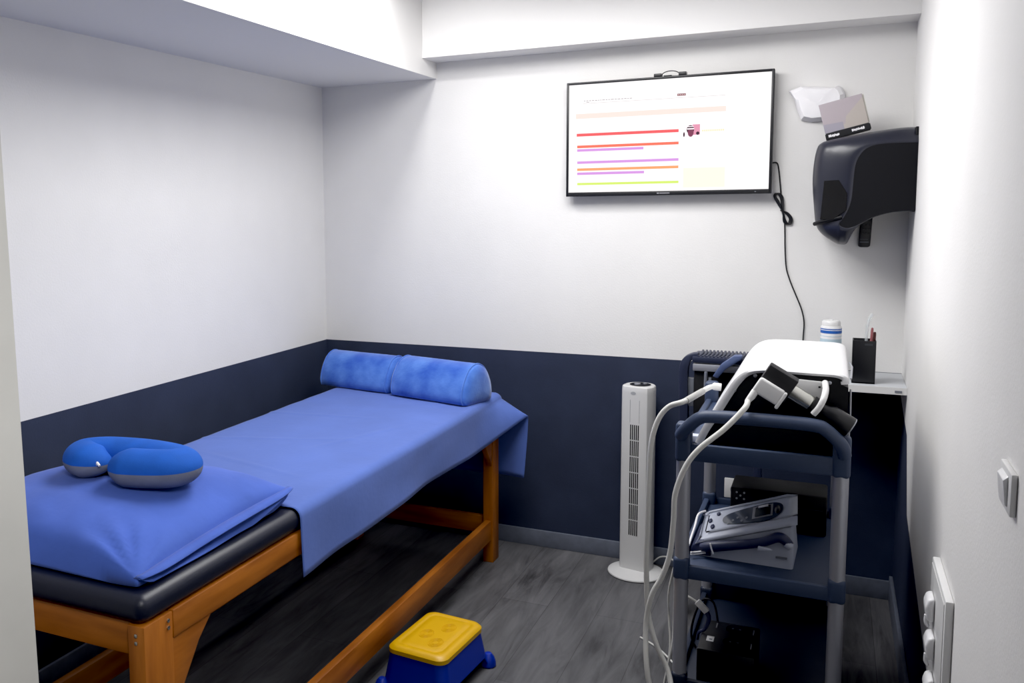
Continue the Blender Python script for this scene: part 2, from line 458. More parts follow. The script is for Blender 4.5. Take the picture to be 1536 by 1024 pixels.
# ------------------------------------------------------------------ neck pillow
bm = B(); zc = .821
path = cat([(.505, -1.962, zc), (.465, -1.966, zc), (.425, -1.945, zc), (.410, -1.898, zc), (.44, -1.852, zc), (.50, -1.828, zc), (.56, -1.822, zc),
        (.625, -1.838, zc), (.658, -1.875, zc), (.648, -1.922, zc), (.60, -1.957, zc), (.55, -1.978, zc), (.522, -1.990, zc-.002)], 6)
path = [V((p.x-.53)*1.06+.592, (p.y+1.905)*.60-1.962, p.z) for p in path]
nP = len(path); rad = []
for i in range(nP):
    t = i/(nP-1); e = min(t, 1-t)
    rad.append(.050*min(1, (max(e, .0005)/.11))**.5+.004*sstep(.55, .85, t)*min(1, e/.1))
tube(bm, path, rad, 32, flat=.80)
bm.faces.ensure_lookup_table()
for i, f in enumerate(bm.faces):
    f.material_index = 1 if (i % 32) >= 16 else 0
np_ = thing('neck_pillow', 'blue and grey curved neck pillow lying on the big pillow', 'neck pillow', (.5, -1.86, zc-.05))
obj('cushion', bm, [NECKB, NECKG], np_, autosharp=0)
bm = B(); tube(bm, [(.552, -2.022, zc+.002), (.559, -2.028, zc+.010), (.567, -2.030, zc+.004)], .003, 6); obj('care_tag', bm, PAPER, np_)

# ------------------------------------------------------------------ step stool
st = thing('step_stool', 'child step stool with yellow top and blue base on the floor', 'stool', (1.03, -1.17, 0))
sx, sy, ang = 1.026, -1.165, math.radians(-5)
def SR(x, y, z):
    x *= .92; y *= .92
    return V(sx+x*math.cos(ang)-y*math.sin(ang), sy+x*math.sin(ang)+y*math.cos(ang), z)
def rrect(hx, hy, r, z, n=6):
    out = []
    for cxs, cys, a0 in ((1, 1, 0), (-1, 1, 90), (-1, -1, 180), (1, -1, 270)):
        for k in range(n+1):
            a = math.radians(a0+90*k/n); out.append((cxs*(hx-r)+r*math.cos(a), cys*(hy-r)+r*math.sin(a), z))
    return out
def loft(bm, loops, mi=0, captop=True, capbot=False):
    R = [[bm.verts.new(SR(*p)) for p in L_] for L_ in loops]; n = len(R[0])
    for a, b in zip(R, R[1:]):
        for k in range(n):
            f = bm.faces.new([a[k], a[(k+1) % n], b[(k+1) % n], b[k]]); f.material_index = mi
    if captop: bm.faces.new(R[-1]).material_index = mi
    if capbot: bm.faces.new(R[0][::-1]).material_index = mi
    return R
bm = B(); loft(bm, [rrect(.104, .148, .034, .118), rrect(.104, .148, .034, .130), rrect(.097, .141, .032, .1375), rrect(.090, .134, .03, .140), rrect(.078, .122, .026, .1405), rrect(.076, .120, .026, .139), rrect(.07, .114, .025, .139), rrect(.068, .112, .025, .1402), rrect(.05, .09, .02, .1402)])
obj('step_top', bm, YEL, st)
bm = B()
for k in range(4):
    for dx, dy in ((.02, .05), (-.025, -.02), (.03, -.06)):
        L_ = [SR(dx+.022*math.cos(a)*(1-.2*k), dy+.03*math.sin(a)*(1-.2*k), .1404) for a in [i*math.pi/12 for i in range(25)]]
        tube(bm, L_, .0012, 6, cap=False)
obj('anti_slip_ridges', bm, YEL, st)
# base shell with an arched opening on each side
bm = B(); N_ = 96
def shell(t, zrel):
    """t 0..1 round the stool; zrel 0 bottom, 1 top"""
    L_ = rrect(1, 1, .3, 0, 8)
    return None
up = rrect(.101, .145, .034, .118, 12); lo = rrect(.122, .166, .04, 0, 12)
nn = len(up); R = []
lev = 14
for k in range(lev+1):
    row = []
    for i in range(nn):
        a = Vector(lo[i]); b = Vector(up[i])
        # arch height at this place of the outline
        h = 0.
        if abs(a.x) > .1 and abs(a.y) < .135: h = .078*math.sqrt(max(0, 1-(a.y/.135)**4))
        if abs(a.y) > .15 and abs(a.x) < .055: h = .045*math.sqrt(max(0, 1-(a.x/.055)**2))
        z0 = h; t = z0/.118+(1-z0/.118)*k/lev
        p = a.lerp(b, t); fl = .010*max(0, 1-t*4)
        d = V(p.x, p.y, 0).normalized()
        row.append(bm.verts.new(SR(p.x+d.x*fl, p.y+d.y*fl, p.z)))
    R.append(row)
for a, b in zip(R, R[1:]):
    for k in range(nn): bm.faces.new([a[k], a[(k+1) % nn], b[(k+1) % nn], b[k]])
o = obj('base_shell', bm, BLU, st)
md = o.modifiers.new('thickness', 'SOLIDIFY'); md.thickness = .003; md.offset = -1
for qx, qy in ((1, 1), (-1, 1), (-1, -1), (1, -1)):
    bm = B(); c = SR(qx*.112, qy*.156, 0)
    lathe(bm, [(0, 0), (.021, 0), (.024, .004), (.023, .016), (.018, .030), (.010, .040), (0, .042)], c); obj('foot', bm, BLU, st)

# ------------------------------------------------------------------ TV
tv = thing('television', 'wall-mounted flat television showing a page with coloured bars', 'television', (1.48, -.03, 1.4346))
TX, TW, TZ, TH, TY = 1.1113, .737, 1.4346, .4327, -.0525
def tvp(u, v, d=0): return V(TX+u*TW, TY+.0025-d, TZ+v*TH)
bm = B()
bx_, bb = .0095, .016
box(bm, TX, TX+bx_, TY, TY+.03, TZ, TZ+TH, .002); box(bm, TX+TW-bx_, TX+TW, TY, TY+.03, TZ, TZ+TH, .002)
box(bm, TX+bx_*.5, TX+TW-bx_*.5, TY, TY+.03, TZ+TH-.0095, TZ+TH, .002); box(bm, TX+bx_*.5, TX+TW-bx_*.5, TY, TY+.03, TZ, TZ+bb, .002)
obj('bezel', bm, BLK, tv)
bm = B(); box(bm, TX+.004, TX+TW-.004, TY+.012, -.018, TZ+.004, TZ+TH-.004, .006); box(bm, TX+.2, TX+.54, -.019, -.0005, TZ+.1, TZ+.33)
obj('rear_housing', bm, DBLK, tv)
SM = [SCR_W]; bm = B()
def sm(nm, rgb, s=1.0):
    m = em(nm, rgb, s)
    if m not in SM: SM.append(m)
    return SM.index(m)
u0, u1, v0, v1 = .0125, 1-.0125, .036, 1-.021
quad(bm, tvp(u0, v0), tvp(u1, v0), tvp(u1, v1), tvp(u0, v1), 0)
def rect(a, b, c, d, mi, e=.0004): quad(bm, tvp(a, b, e), tvp(c, b, e), tvp(c, d, e), tvp(a, d, e), mi)
rect(.049, .682, .786, .725, sm('pale_pink', (255, 226, 218)))
rect(.054, .528, .566, .553, sm('red', (240, 96, 100)))
rect(.057, .426, .567, .449, sm('orange_red', (246, 118, 96)))
rect(.057, .395, .396, .417, sm('violet', (214, 152, 226)))
rect(.058, .288, .568, .310, sm('violet', (214, 152, 226)))
rect(.058, .226, .568, .248, sm('orange', (250, 164, 110)))
rect(.058, .190, .401, .212, sm('violet', (214, 152, 226)))
rect(.059, .100, .570, .120, sm('lime', (212, 236, 112)))
rect(.087, .812, .781, .8145, sm('grey_rule', (186, 176, 178)))
rect(.556, .829, .597, .848, sm('badge', (132, 84, 90)))
for k in range(4): rect(.559+.0095*k, .835, .566+.0095*k, .842, sm('badge_text', (206, 176, 178)), .0008)
x = .09; random.seed(3)
while x < .335:
    w = random.uniform(.006, .016); rect(x, .832, min(x+w, .335), .838, sm('faint_text', (172, 164, 168))); x += w+.004
rect(.103, .820, .118, .825, sm('faint_text', (172, 164, 168)))
# small picture of a person on the page
rect(.589, .482, .667, .586, sm('pic_white', (250, 240, 244)))
rect(.632, .50, .667, .586, sm('pic_pink', (226, 150, 176)), .0008)
def ell(cx_, cy_, rx, ry, mi, e): 
    f = bm.faces.new([bm.verts.new(tvp(cx_+rx*math.cos(2*math.pi*i/16), cy_+ry*math.sin(2*math.pi*i/16), e)) for i in range(16)]); f.material_index = mi
ell(.622, .545, .018, .036, sm('pic_dark', (66, 36, 52)), .0012)
ell(.624, .520, .014, .036, sm('pic_plum', (128, 62, 88)), .0016)
rect(.606, .545, .640, .556, sm('pic_white', (250, 240, 244)), .0020)
rect(.608, .566, .638, .573, sm('pic_white', (250, 240, 244)), .0020)
ell(.657, .512, .008, .014, sm('pic_dark', (66, 36, 52)), .0012)
ell(.592, .505, .004, .02, sm('pic_dark', (66, 36, 52)), .0012)
x = .677
while x < .782:
    rect(x, .524, min(x+.007, .782), .538, sm('pale_yellow', (250, 232, 190))); x += .0095
rect(.592, .061, .788, .225, sm('ivory', (252, 250, 228)))
obj('screen', bm, SM, tv, recalc=False, autosharp=0)
bm = B()
for k in range(9):
    wd = .004 if k else .009
    box(bm, TX+TW*(.466)+(.0 if k == 0 else .006+k*.0045), TX+TW*.466+(.008 if k == 0 else .0092+k*.0045), TY-.0006, TY+.001, TZ+.0055, TZ+.0098)
obj('maker_mark', bm, mat('silver_print', (150, 150, 156), .4), tv)
bm = B(); box(bm, TX+TW*.925, TX+TW*.932, TY-.0006, TY+.001, TZ+.006, TZ+.009); obj('sensor_dot', bm, MIDG, tv)
# small clip-on device on the top edge of the TV
wc = thing('webcam', 'small black clip-on device with arched cable on the television top edge', 'webcam', (1.49, -.035, 1.867))
bm = B(); box(bm, 1.436, 1.464, -.05, -.022, 1.8675, 1.879, .002); obj('clip', bm, BLK, wc)
bm = B(); box(bm, 1.524, 1.551, -.05, -.022, 1.8675, 1.880, .002); obj('clip', bm, BLK, wc)
bm = B(); box(bm, 1.472, 1.500, -.0535, -.03, 1.8673, 1.8705, .001); obj('camera_bar', bm, BLK, wc)
bm = B(); tube(bm, [(1.462, -.04, 1.873), (1.472, -.04, 1.882), (1.492, -.04, 1.8865), (1.512, -.04, 1.884), (1.526, -.04, 1.876)], .0016, 8, smooth=6); obj('cable', bm, BLK, wc)
# cable hanging on the back wall
cb = thing('power_cable', 'thin black cable looped and hanging down beside the television', 'cable', (1.9, -.006, .93))
bm = B()
tube(bm, [(1.846, -.008, 1.543), (1.862, -.006, 1.542), (1.868, -.005, 1.52), (1.874, -.005, 1.47), (1.879, -.005, 1.42), (1.882, -.006, 1.38), (1.892, -.005, 1.335), (1.895, -.005, 1.29),
          (1.897, -.005, 1.24), (1.903, -.005, 1.17), (1.918, -.005, 1.12), (1.940, -.005, 1.066), (1.958, -.005, 1.02), (1.967, -.005, .975), (1.966, -.005, .92), (1.966, -.012, .86), (1.98, -.02, .815)], .0023, 8, smooth=6)
obj('cord', bm, BLK, cb)
for k in range(4):
    bm = B(); o_ = .003*k
    tube(bm, [(1.884, -.007-o_*.5, 1.372), (1.864+o_, -.007-o_*.5, 1.405), (1.855+o_*.7, -.007, 1.425), (1.862+o_, -.007, 1.435), (1.876+o_, -.007, 1.42), (1.885+o_*.3, -.008-o_*.5, 1.375),
              (1.898-o_, -.008, 1.335), (1.913-o_*1.2, -.007, 1.325), (1.917-o_, -.007, 1.345), (1.903-o_, -.007, 1.365), (1.884, -.007-o_*.5, 1.372)], .002, 8, smooth=6)
    obj('cord_loop', bm, BLK, cb)
bm = B(); tube(bm, [(1.879, -.004, 1.374), (1.884, -.013, 1.372), (1.890, -.004, 1.37)], .0025, 8, smooth=4); obj('cable_tie', bm, DBLK, cb)

# ------------------------------------------------------------------ towel dispenser on the right wall
dp = thing('towel_dispenser', 'dark charcoal paper towel dispenser on the right wall near the corner', 'dispenser', (W, -.16, 1.264))
outer = [(2.2785, 1.634), (2.23, 1.634), (2.13, 1.622), (2.035, 1.605), (2.005, 1.595), (1.992, 1.575), (1.984, 1.52), (1.983, 1.46), (1.989, 1.39), (1.998, 1.325), (2.02, 1.293), (2.055, 1.268), (2.07, 1.262), (2.090, 1.264), (2.100, 1.285), (2.115, 1.314), (2.14, 1.335), (2.17, 1.352), (2.22, 1.366), (2.2785, 1.369)]
inner = [(2.2785, 1.582), (2.22, 1.583), (2.165, 1.580), (2.135, 1.568), (2.118, 1.548), (2.107, 1.52), (2.103, 1.48), (2.101, 1.44), (2.099, 1.41), (2.09, 1.375), (2.075, 1.345), (2.068, 1.335), (2.070, 1.325), (2.085, 1.318), (2.100, 1.319), (2.117, 1.326), (2.14, 1.340), (2.17, 1.356), (2.22, 1.369), (2.2785, 1.372)]
def dl(k, y): return [V(a[0]+(b[0]-a[0])*k, y, a[1]+(b[1]-a[1])*k) for a, b in zip(cat([(p[0], 0, p[1]) for p in outer], 3), cat([(p[0], 0, p[1]) for p in inner], 3))]
def dl(k, y):
    A_ = cat([(p[0], 0, p[1]) for p in outer], 3); B_ = cat([(p[0], 0, p[1]) for p in inner], 3)
    return [V(a.x+(b.x-a.x)*k, y, a.z+(b.z-a.z)*k) for a, b in zip(A_, B_)]
bm = B(); lv = [(0.03, -.03), (0, -.04), (0, -.20), (.06, -.222), (.22, -.243), (.5, -.260), (.8, -.270), (.93, -.2725), (1.0, -.271)]
R = [[bm.verts.new(p) for p in dl(k, y)] for k, y in lv]; n = len(R[0])
for a, b in zip(R, R[1:]):
    for k in range(n): bm.faces.new([a[k], a[(k+1) % n], b[(k+1) % n], b[k]])
bm.faces.new(R[0][::-1])
obj('cover', bm, DISP, dp, autosharp=0)
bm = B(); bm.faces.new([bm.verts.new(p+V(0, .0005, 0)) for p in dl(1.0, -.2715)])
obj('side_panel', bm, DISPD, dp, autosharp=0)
bm = B(); box(bm, 2.2705, 2.2788, -.262, -.035, 1.368, 1.632, .002); obj('back_plate', bm, DISPD, dp)
bm = B()
pw_ = [(2.018, -.249, 1.47), (2.06, -.262, 1.472), (2.085, -.2685, 1.43), (2.085, -.270, 1.375), (2.045, -.264, 1.345), (2.010, -.249, 1.345)]
bm.faces.new([bm.verts.new(Vector(p)-V(0, .006, 0)) for p in pw_]); o = obj('window', bm, SMOKE, dp)
md = o.modifiers.new('t', 'SOLIDIFY'); md.thickness = .006
bm = B(); tube(bm, [(1.994, -.215, 1.330), (2.012, -.245, 1.336), (2.045, -.262, 1.345), (2.075, -.27, 1.352)], .007, 8, smooth=4); obj('cover_lip', bm, DISPD, dp)

# card standing on the dispenser
cd = thing('card_display', 'lilac grey card in a black holder standing on the towel dispenser', 'card', (2.085, -.13, 1.615))
c0 = V(2.020, -.13, 1.609); ax = V(2.146-2.020, 0, 1.640-1.609).normalized(); nz = V(-ax.z, 0, ax.x); wd = .131
def cp(a, b, y=0): return c0+ax*a*wd+nz*b+V(0, y, 0)
def cbox(bm, a0, a1, b0, b1, y0, y1, bev=0.):
    t = bmesh.new(); vs = [t.verts.new(cp(a, b, y)) for a in (a0, a1) for b in (b0, b1) for y in (y0, y1)]
    for q in ((0, 1, 3, 2), (4, 6, 7, 5), (0, 4, 5, 1), (2, 3, 7, 6), (0, 2, 6, 4), (1, 5, 7, 3)): t.faces.new([vs[i] for i in q])
    bmesh.ops.recalc_face_normals(t, faces=t.faces)
    if bev: bmesh.ops.bevel(t, geom=t.edges[:], offset=bev, segments=2, affect='EDGES')
    join(bm, t, 0)
bm = B(); cbox(bm, -.01, 1.03, -.004, .020, -.012, .030, .003); obj('holder', bm, BLK, cd)
bm = B(); sh_ = V(-.004, 0, 0)
def cq(a0, b0, a1, b1, mi, y=-.0065): quad(bm, cp(a0, b0, y), cp(a1, b0, y), cp(a1, b1, y), cp(a0, b1, y), mi)
cbox(bm, -.035+.035, 1.0, .018, .1185, -.006, .0, .0005)
for tri, mi in (([(0, .018), (1, .018), (1, .1185), (0, .1185)], 0),):
    f = bm.faces.new([bm.verts.new(cp(a, b, -.0066)) for a, b in tri]); f.material_index = mi
f = bm.faces.new([bm.verts.new(cp(a, b, -.0070)) for a, b in ((.45, .018), (1, .018), (1, .108), (.55, .06))]); f.material_index = 1
f = bm.faces.new([bm.verts.new(cp(a, b, -.0074)) for a, b in ((0, .018), (.45, .018), (.45, .045), (0, .050))]); f.material_index = 2
f = bm.faces.new([bm.verts.new(cp(a, b, -.0072)) for a, b in ((.45, .018), (1., .018), (1., .035), (.45, .036))]); f.material_index = 1
obj('card', bm, [LILAC, LILAC2, LILAC3], cd)
bm = B(); cbox(bm, 1.0, 1.035, .022, .117, .002, .012, .001); obj('card_edge', bm, CREAM, cd)
random.seed(5)
for a0, a1 in ((.06, .31), (.60, .89)):
    bm = B(); a = a0
    while a < a1:
        w = random.uniform(.012, .028); lo_ = random.uniform(.0035, .0055); hi_ = random.uniform(.0105, .0135)
        cbox(bm, a, min(a1, a+w), lo_, hi_, -.0128, -.011); a += w+.003
    obj('lettering', bm, PAPER, cd)

# crumpled white paper on the back wall
bm = B()
outl = [(1.893, 1.790), (1.93, 1.806), (1.99, 1.800), (2.035, 1.794), (2.050, 1.801), (2.062, 1.792), (2.072, 1.770), (2.075, 1.72), (2.06, 1.69), (2.02, 1.682), (1.965, 1.680), (1.935, 1.688), (1.921, 1.725), (1.910, 1.762)]
ctr = V(1.985, -.05, 1.742)
ring_prev = None; rings = []
for s, dy in ((1.0, -.003), (.93, -.022), (.80, -.034), (.55, -.036), (.3, -.034)):
    rg = []
    for i, (x, z) in enumerate(outl):
        p = V(ctr.x+(x-ctr.x)*s, dy+.006*noise.noise(V(x*30, z*30, s*5))-(.012 if (i in (0, 13) and s > .85) else 0), ctr.z+(z-ctr.z)*s)
        rg.append(bm.verts.new(p))
    rings.append(rg)
n = len(outl)
for a, b in zip(rings, rings[1:]):
    for k in range(n): bm.faces.new([a[k], a[(k+1) % n], b[(k+1) % n], b[k]])
cv = bm.verts.new(V(ctr.x, -.035, ctr.z))
for k in range(n): bm.faces.new([rings[-1][k], rings[-1][(k+1) % n], cv])
tag(obj('paper_bag', bm, PAPER, autosharp=22), 'crumpled white paper bag on the back wall beside the card', 'paper bag')

# remote control in a clip on the back wall
rm = thing('remote_control', 'black remote control hanging on the back wall below the dispenser', 'remote', (2.147, -.012, 1.247))
bm = B(); prism(bm, [(2.1285, 1.25), (2.134, 1.2455), (2.16, 1.2455), (2.1655, 1.25), (2.1725, 1.40), (2.1365, 1.40)], 'y', -.022, .0005, .003); obj('body', bm, BLK, rm)
bm = B()
for r_ in range(6):
    for c_ in range(3):
        z = 1.29+.015*r_; x = 2.138+.010*c_+(z-1.25)*.04; box(bm, x, x+.006, -.0235, -.0215, z, z+.006, .001)
obj('keypad', bm, MIDG if False else mat('dark_key', (52, 54, 60), .5), rm)
bm = B(); box(bm, 2.134, 2.161, -.0228, -.0215, 1.262, 1.2645); box(bm, 2.134, 2.159, -.0228, -.0215, 1.272, 1.2732); obj('brand_print', bm, MIDG, rm)

# ------------------------------------------------------------------ corner shelf and what stands on it
sf = thing('corner_shelf', 'pale grey shelf in the right corner behind the trolley', 'shelf', (2.12, -.12, .78))
bm = B(); box(bm, 1.93, W-.0005, -.275, -.0005, .786, .810, .0015); obj('board', bm, mat('grey_laminate', (196, 199, 204), .45), sf)
bm = B(); box(bm, 1.93, W-.0005, -.2775, -.275, .787, .8095); obj('front_edge', bm, MTW, sf)
bm = B(); box(bm, 2.244, 2.264, -.279, -.2775, .793, .800); obj('sticker', bm, MIDG, sf)
for x in (1.99, 2.2):
    bm = B(); box(bm, x, x+.02, -.22, -.001, .772, .7855); box(bm, x, x+.02, -.012, -.001, .64, .772); obj('bracket', bm, DBLK, sf)
pc = thing('pen_cup', 'black pen cup on the corner shelf', 'pen cup', (2.155, -.21, .81))
bm = B(); x0, x1, y0, y1, z0, z1 = 2.120, 2.188, -.245, -.177, .8105, .951
box(bm, x0, x1, y0, y0+.003, z0, z1, .001); box(bm, x0, x1, y1-.003, y1, z0, z1, .001); box(bm, x0, x0+.003, y0, y1, z0, z1, .001); box(bm, x1-.003, x1, y0, y1, z0, z1, .001); box(bm, x0, x1, y0, y1, z0, z0+.004)
obj('cup', bm, BLK, pc)
bm = B(); box(bm, 2.155, 2.178, y0-.0006, y0+.001, .936, .942); obj('embossed_mark', bm, mat('dark_key', (52, 54, 60), .5), pc)
for nm, lab, a, b, m, r in (('pen', 'dusty pink pen leaning in the black pen cup', (2.168, -.222, .816), (2.176, -.212, .992), PINKP, .0042),
                         ('pen', 'dark brown pen beside the pink one in the pen cup', (2.178, -.208, .816), (2.184, -.2, .977), BROWNP, .0048)):
    bm = B(); d = (Vector(b)-Vector(a)); lathe(bm, [(0, 0), (.0015, 0), (r, .015), (r, d.length-.01), (r*.8, d.length-.002), (0, d.length)], a, d, 12)
    o = obj(nm, bm, m, origin=a); tag(o, lab, 'pen', 'pens in the cup')
bm = B(); tube(bm, [(2.158, -.195, .816), (2.162, -.193, .99), (2.176, -.19, 1.035)], .0045, 8, smooth=4); tag(obj('plastic_spatula', bm, CLEAR), 'clear plastic stick standing in the pen cup', 'stick')
bt = thing('wipes_bottle', 'white round tub with blue bands on the corner shelf behind the machine', 'bottle', (2.055, -.12, .81))
bm = B(); lathe(bm, [(0, 0), (.030, 0), (.033, .004), (.033, .166), (.031, .171), (.0, .171)], (2.055, -.12, .8105), seg=36); obj('tub', bm, GLW, bt)
bm = B(); lathe(bm, [(0, .1712), (.029, .1712), (.029, .184), (.025, .189), (.006, .190), (.006, .193), (0, .193)], (2.055, -.12, .8105), seg=36); obj('lid', bm, MTW, bt)
bm = B()
for a, b in ((.147, .157), (.1595, .163)): lathe(bm, [(.0333, a), (.0334, a), (.0334, b), (.0333, b)], (2.055, -.12, .8105), seg=36)
lathe(bm, [(.0333, .10), (.0335, .10), (.0335, .128), (.0333, .128)], (2.055, -.12, .8105), seg=36, mi=1)
lathe(bm, [(.0333, .136), (.0335, .136), (.0335, .138), (.0333, .138)], (2.055, -.12, .8105), seg=36, mi=1)
obj('label_band', bm, [BLUEB, PALEB], bt)

# ------------------------------------------------------------------ tower fan
fn = thing('tower_fan', 'white tower fan on a round base against the navy wall', 'fan', (1.413, -.122, 0))
fc = V(1.413, -.095, 0); nrm = V(-.20, -.98, 0).normalized(); tg = V(-nrm.y, nrm.x, 0)   # tg points right
prof = []
for a in range(0, 181, 12):
    t = math.radians(a); prof.append(fc+tg*.060*math.cos(t)-nrm*.058*math.sin(t))
prof += [fc-tg*.060+nrm*.030, fc-tg*.050+nrm*.050, fc-tg*.040+nrm*.0545, fc+tg*.040+nrm*.0545, fc+tg*.049+nrm*.051, fc+tg*.060+nrm*.030]
bm = B(); Rr = []
for z, k in ((.018, 1.0), (.70, .985), (.716, .975), (.722, .95), (.7245, .90)):
    Rr.append([bm.verts.new(V(fc.x+(p.x-fc.x)*k, fc.y+(p.y-fc.y)*k, z)) for p in prof])
n = len(prof)
for a, b in zip(Rr, Rr[1:]):
    for k in range(n): bm.faces.new([a[k], a[(k+1) % n], b[(k+1) % n], b[k]])
bm.faces.new(Rr[-1]); bm.faces.new(Rr[0][::-1])
obj('housing', bm, FANW, fn, autosharp=30)
bm = B(); lathe(bm, [(0, 0), (.100, 0), (.105, .003), (.104, .007), (.09, .013), (.06, .018), (0, .019)], (1.413, -.122, .0003), seg=56); obj('base', bm, FANW, fn)
def fp(a, z, d=.0): return fc+tg*a+nrm*(.0545*(1-.015*(z/.7))+d)+V(0, 0, z)
bm = B(); 
for r_ in range(7):
    z1 = .580-r_*.0615; z0 = z1-.0575
    for c_ in range(5):
        a = -.0145+.0075*c_
        t = bmesh.new()
        vs = [t.verts.new(fp(a+da, z, d)) for da in (0, .0042) for z in (z0, z1) for d in (-.004, .0006)]
        for q in ((0, 1, 3, 2), (4, 6, 7, 5), (0, 4, 5, 1), (2, 3, 7, 6), (0, 2, 6, 4), (1, 5, 7, 3)): t.faces.new([vs[i] for i in q])
        join(bm, t, 0)
obj('vent_grille', bm, mat('vent_black', (16, 18, 22), .8), fn)
bm = B()
a0, a1, z0, z1 = -.016, .020, .588, .675
for (a, b, c, d) in ((a0, a0+.001, z0, z1), (a1, a1+.001, z0, z1)):
    quad(bm, fp(a, c, .0006), fp(b, c, .0006), fp(b, d, .0006), fp(a, d, .0006))
obj('filter_slot_line', bm, MIDG, fn)
bm = B()
for i in range(1): 
    f = bm.faces.new([bm.verts.new(fp(-.004+.010*math.cos(t), .700+.006*math.sin(t), .0008)) for t in [k*math.pi/8 for k in range(16)]])
obj('badge', bm, mat('badge_grey', (170, 172, 176), .4), fn)
bm = B(); tp = fc+V(0, 0, .7247)-nrm*.003
lathe(bm, [(0, 0), (.039, 0), (.039, .001), (.037, .0016), (0, .0016)], tp, seg=40); obj('control_panel', bm, BLK, fn)
bm = B(); lathe(bm, [(0, 0), (.012, 0), (.012, .004), (.010, .005), (0, .005)], tp+V(-.009, -.010, .0016), seg=24); lathe(bm, [(0, 0), (.008, 0), (.008, .003), (0, .003)], tp+V(.015, .012, .0016), seg=20)
obj('control_knob', bm, ALU, fn)
bm = B(); tube(bm, [(1.462, -.05, .02), (1.49, -.045, .045), (1.525, -.05, .05), (1.56, -.06, .03), (1.60, -.08, .006)], .003, 8, smooth=6); obj('power_lead', bm, HOSE, fn)

# ------------------------------------------------------------------ service trolley
XL, XR, YA, YZ = 1.730, 2.085, -1.222, -.640
rot = math.radians(2.0)
tr = thing('service_trolley', 'slate blue plastic service trolley with grey posts and three trays', 'trolley', ((XL+XR)/2, (YA+YZ)/2, 0))
for x in (XL, XR):
    for y in (YA, YZ):
        bm = B(); lathe(bm, [(0, .085), (.0175, .085), (.0175, .80), (0, .80)], (x, y, 0), seg=28); obj('post', bm, ALU, tr)
def tray(name, zb, rim, floor_z, capz, wall=.016, back=None, m=None):
    bm = B(); e = .014
    box(bm, XL-.012, XR+.012, YA-.012, YZ+.012, zb, floor_z, .003)
    box(bm, XL, XR, YA-e, YA-e+wall, zb, rim, .004); box(bm, XL, XR, YZ+e-wall, YZ+e, zb, back or rim, .004)
    box(bm, XL-e, XL-e+wall, YA, YZ, zb, rim, .004); box(bm, XR+e-wall, XR+e, YA, YZ, zb, rim, .004)
    for x in (XL, XR):
        for y in (YA, YZ):
            box(bm, x-.0195, x+.0195, y-.0195, y+.0195, zb-.004, capz, .010, seg=4)
    return obj(name, bm, m or TROL, tr)
tray('top_tray', .762, .806, .796, .858)
tray('middle_tray', .4565, .492, .474, .512)
tray('bottom_tray', .150, .190, .168, .206, back=.285, m=mat('slate_plastic_shaded', (32, 40, 58), .5))  # same slate plastic, colour darkened to paint the shade below the middle tray
def handle(y, s):
    bm = B()
    tube(bm, [(XL-.007, y, .826), (XL+.008, y+s*.018, .848), (XL+.040, y+s*.030, .880), (XL+.075, y+s*.033, .888), (XL+.19, y+s*.034, .890), (XR-.065, y+s*.033, .888), (XR-.035, y+s*.030, .878), (XR-.002, y+s*.015, .842), (XR+.006, y, .814)], .0145, 14, smooth=6, flat=1.1)
    return obj('handle', bm, TROL, tr)
handle(YA-.016, -1)
for x in (XL, XR):
    for y in (YA, YZ):
        bm = B(); lathe(bm, [(0, 0), (.030, 0), (.034, .004), (.034, .018), (.030, .022), (0, .022)], (x-.011, y+.012, .0345), (1, 0, 0), 24); w = obj('caster', bm, DBLK, tr)
        bm = B(); prism(bm, [(y-.014, .086), (y+.016, .086), (y+.026, .034), (y+.002, .034)], 'x', x-.0155, x-.0125); prism(bm, [(y-.014, .086), (y+.016, .086), (y+.026, .034), (y+.002, .034)], 'x', x+.0125, x+.0155); box(bm, x-.0155, x+.0155, y-.014, y+.016, .076, .086)
        obj('caster_fork', bm, ALU, w)

# ------------------------------------------------------------------ shockwave machine on the top tray
mc = thing('therapy_machine', 'white and black therapy machine on the top tray of the trolley', 'medical device', (1.92, -.90, .797))
MY0, MY1 = -1.185, -.640
ctrl = [(1.752, .800), (1.768, .838), (1.795, .885), (1.822, .935), (1.840, .965), (1.862, .987), (1.893, .997), (1.94, .999), (2.02, .998), (2.07, .997), (2.091, .990), (2.096, .975)]
oc = cat([(a, 0, b) for a, b in ctrl], 5)
def offset_curve(c, d):
    out = []
    for i, p in enumerate(c):
        t = (c[min(i+1, len(c)-1)]-c[max(i-1, 0)]).normalized(); dd = d*(.5+.5*min(1, abs(t.z)*1.15)); out.append(V(p.x+t.z*dd, 0, p.z-t.x*dd))
    return out
ic = offset_curve(oc, .018)
bm = B(); R = []
for y, k in ((MY0-.004, .85), (MY0-.006, .35), (MY0-.003, 0), (MY0+.02, 0), (MY1-.02, 0), (MY1-.003, .1), (MY1, .5)):
    R.append([bm.verts.new(V(a.x+(b.x-a.x)*k, y, a.z+(b.z-a.z)*k)) for a, b in zip(oc, ic)])
inn = [[bm.verts.new(V(b.x, y, b.z)) for b in ic] for y in (MY0-.002, MY1)]
Q = [inn[0]]+R+[inn[1]]
for a, b in zip(Q, Q[1:]+[Q[0]]):
    for k in range(len(a)-1): bm.faces.new([a[k], a[k+1], b[k+1], b[k]])
for k in (0, -1): bm.faces.new([q[k] for q in Q])
obj('shell', bm, GLW, mc, autosharp=50)
bm = B()
pl = [(p.x, p.z) for p in offset_curve(oc, .0178)]
pl = [(1.772, .800)]+pl[2:]+[(2.094, .965), (2.096, .80)]
prism(bm, pl, 'y', MY0, MY1-.002)
obj('body', bm, mat('machine_black', (15, 16, 20), .45), mc, autosharp=50)
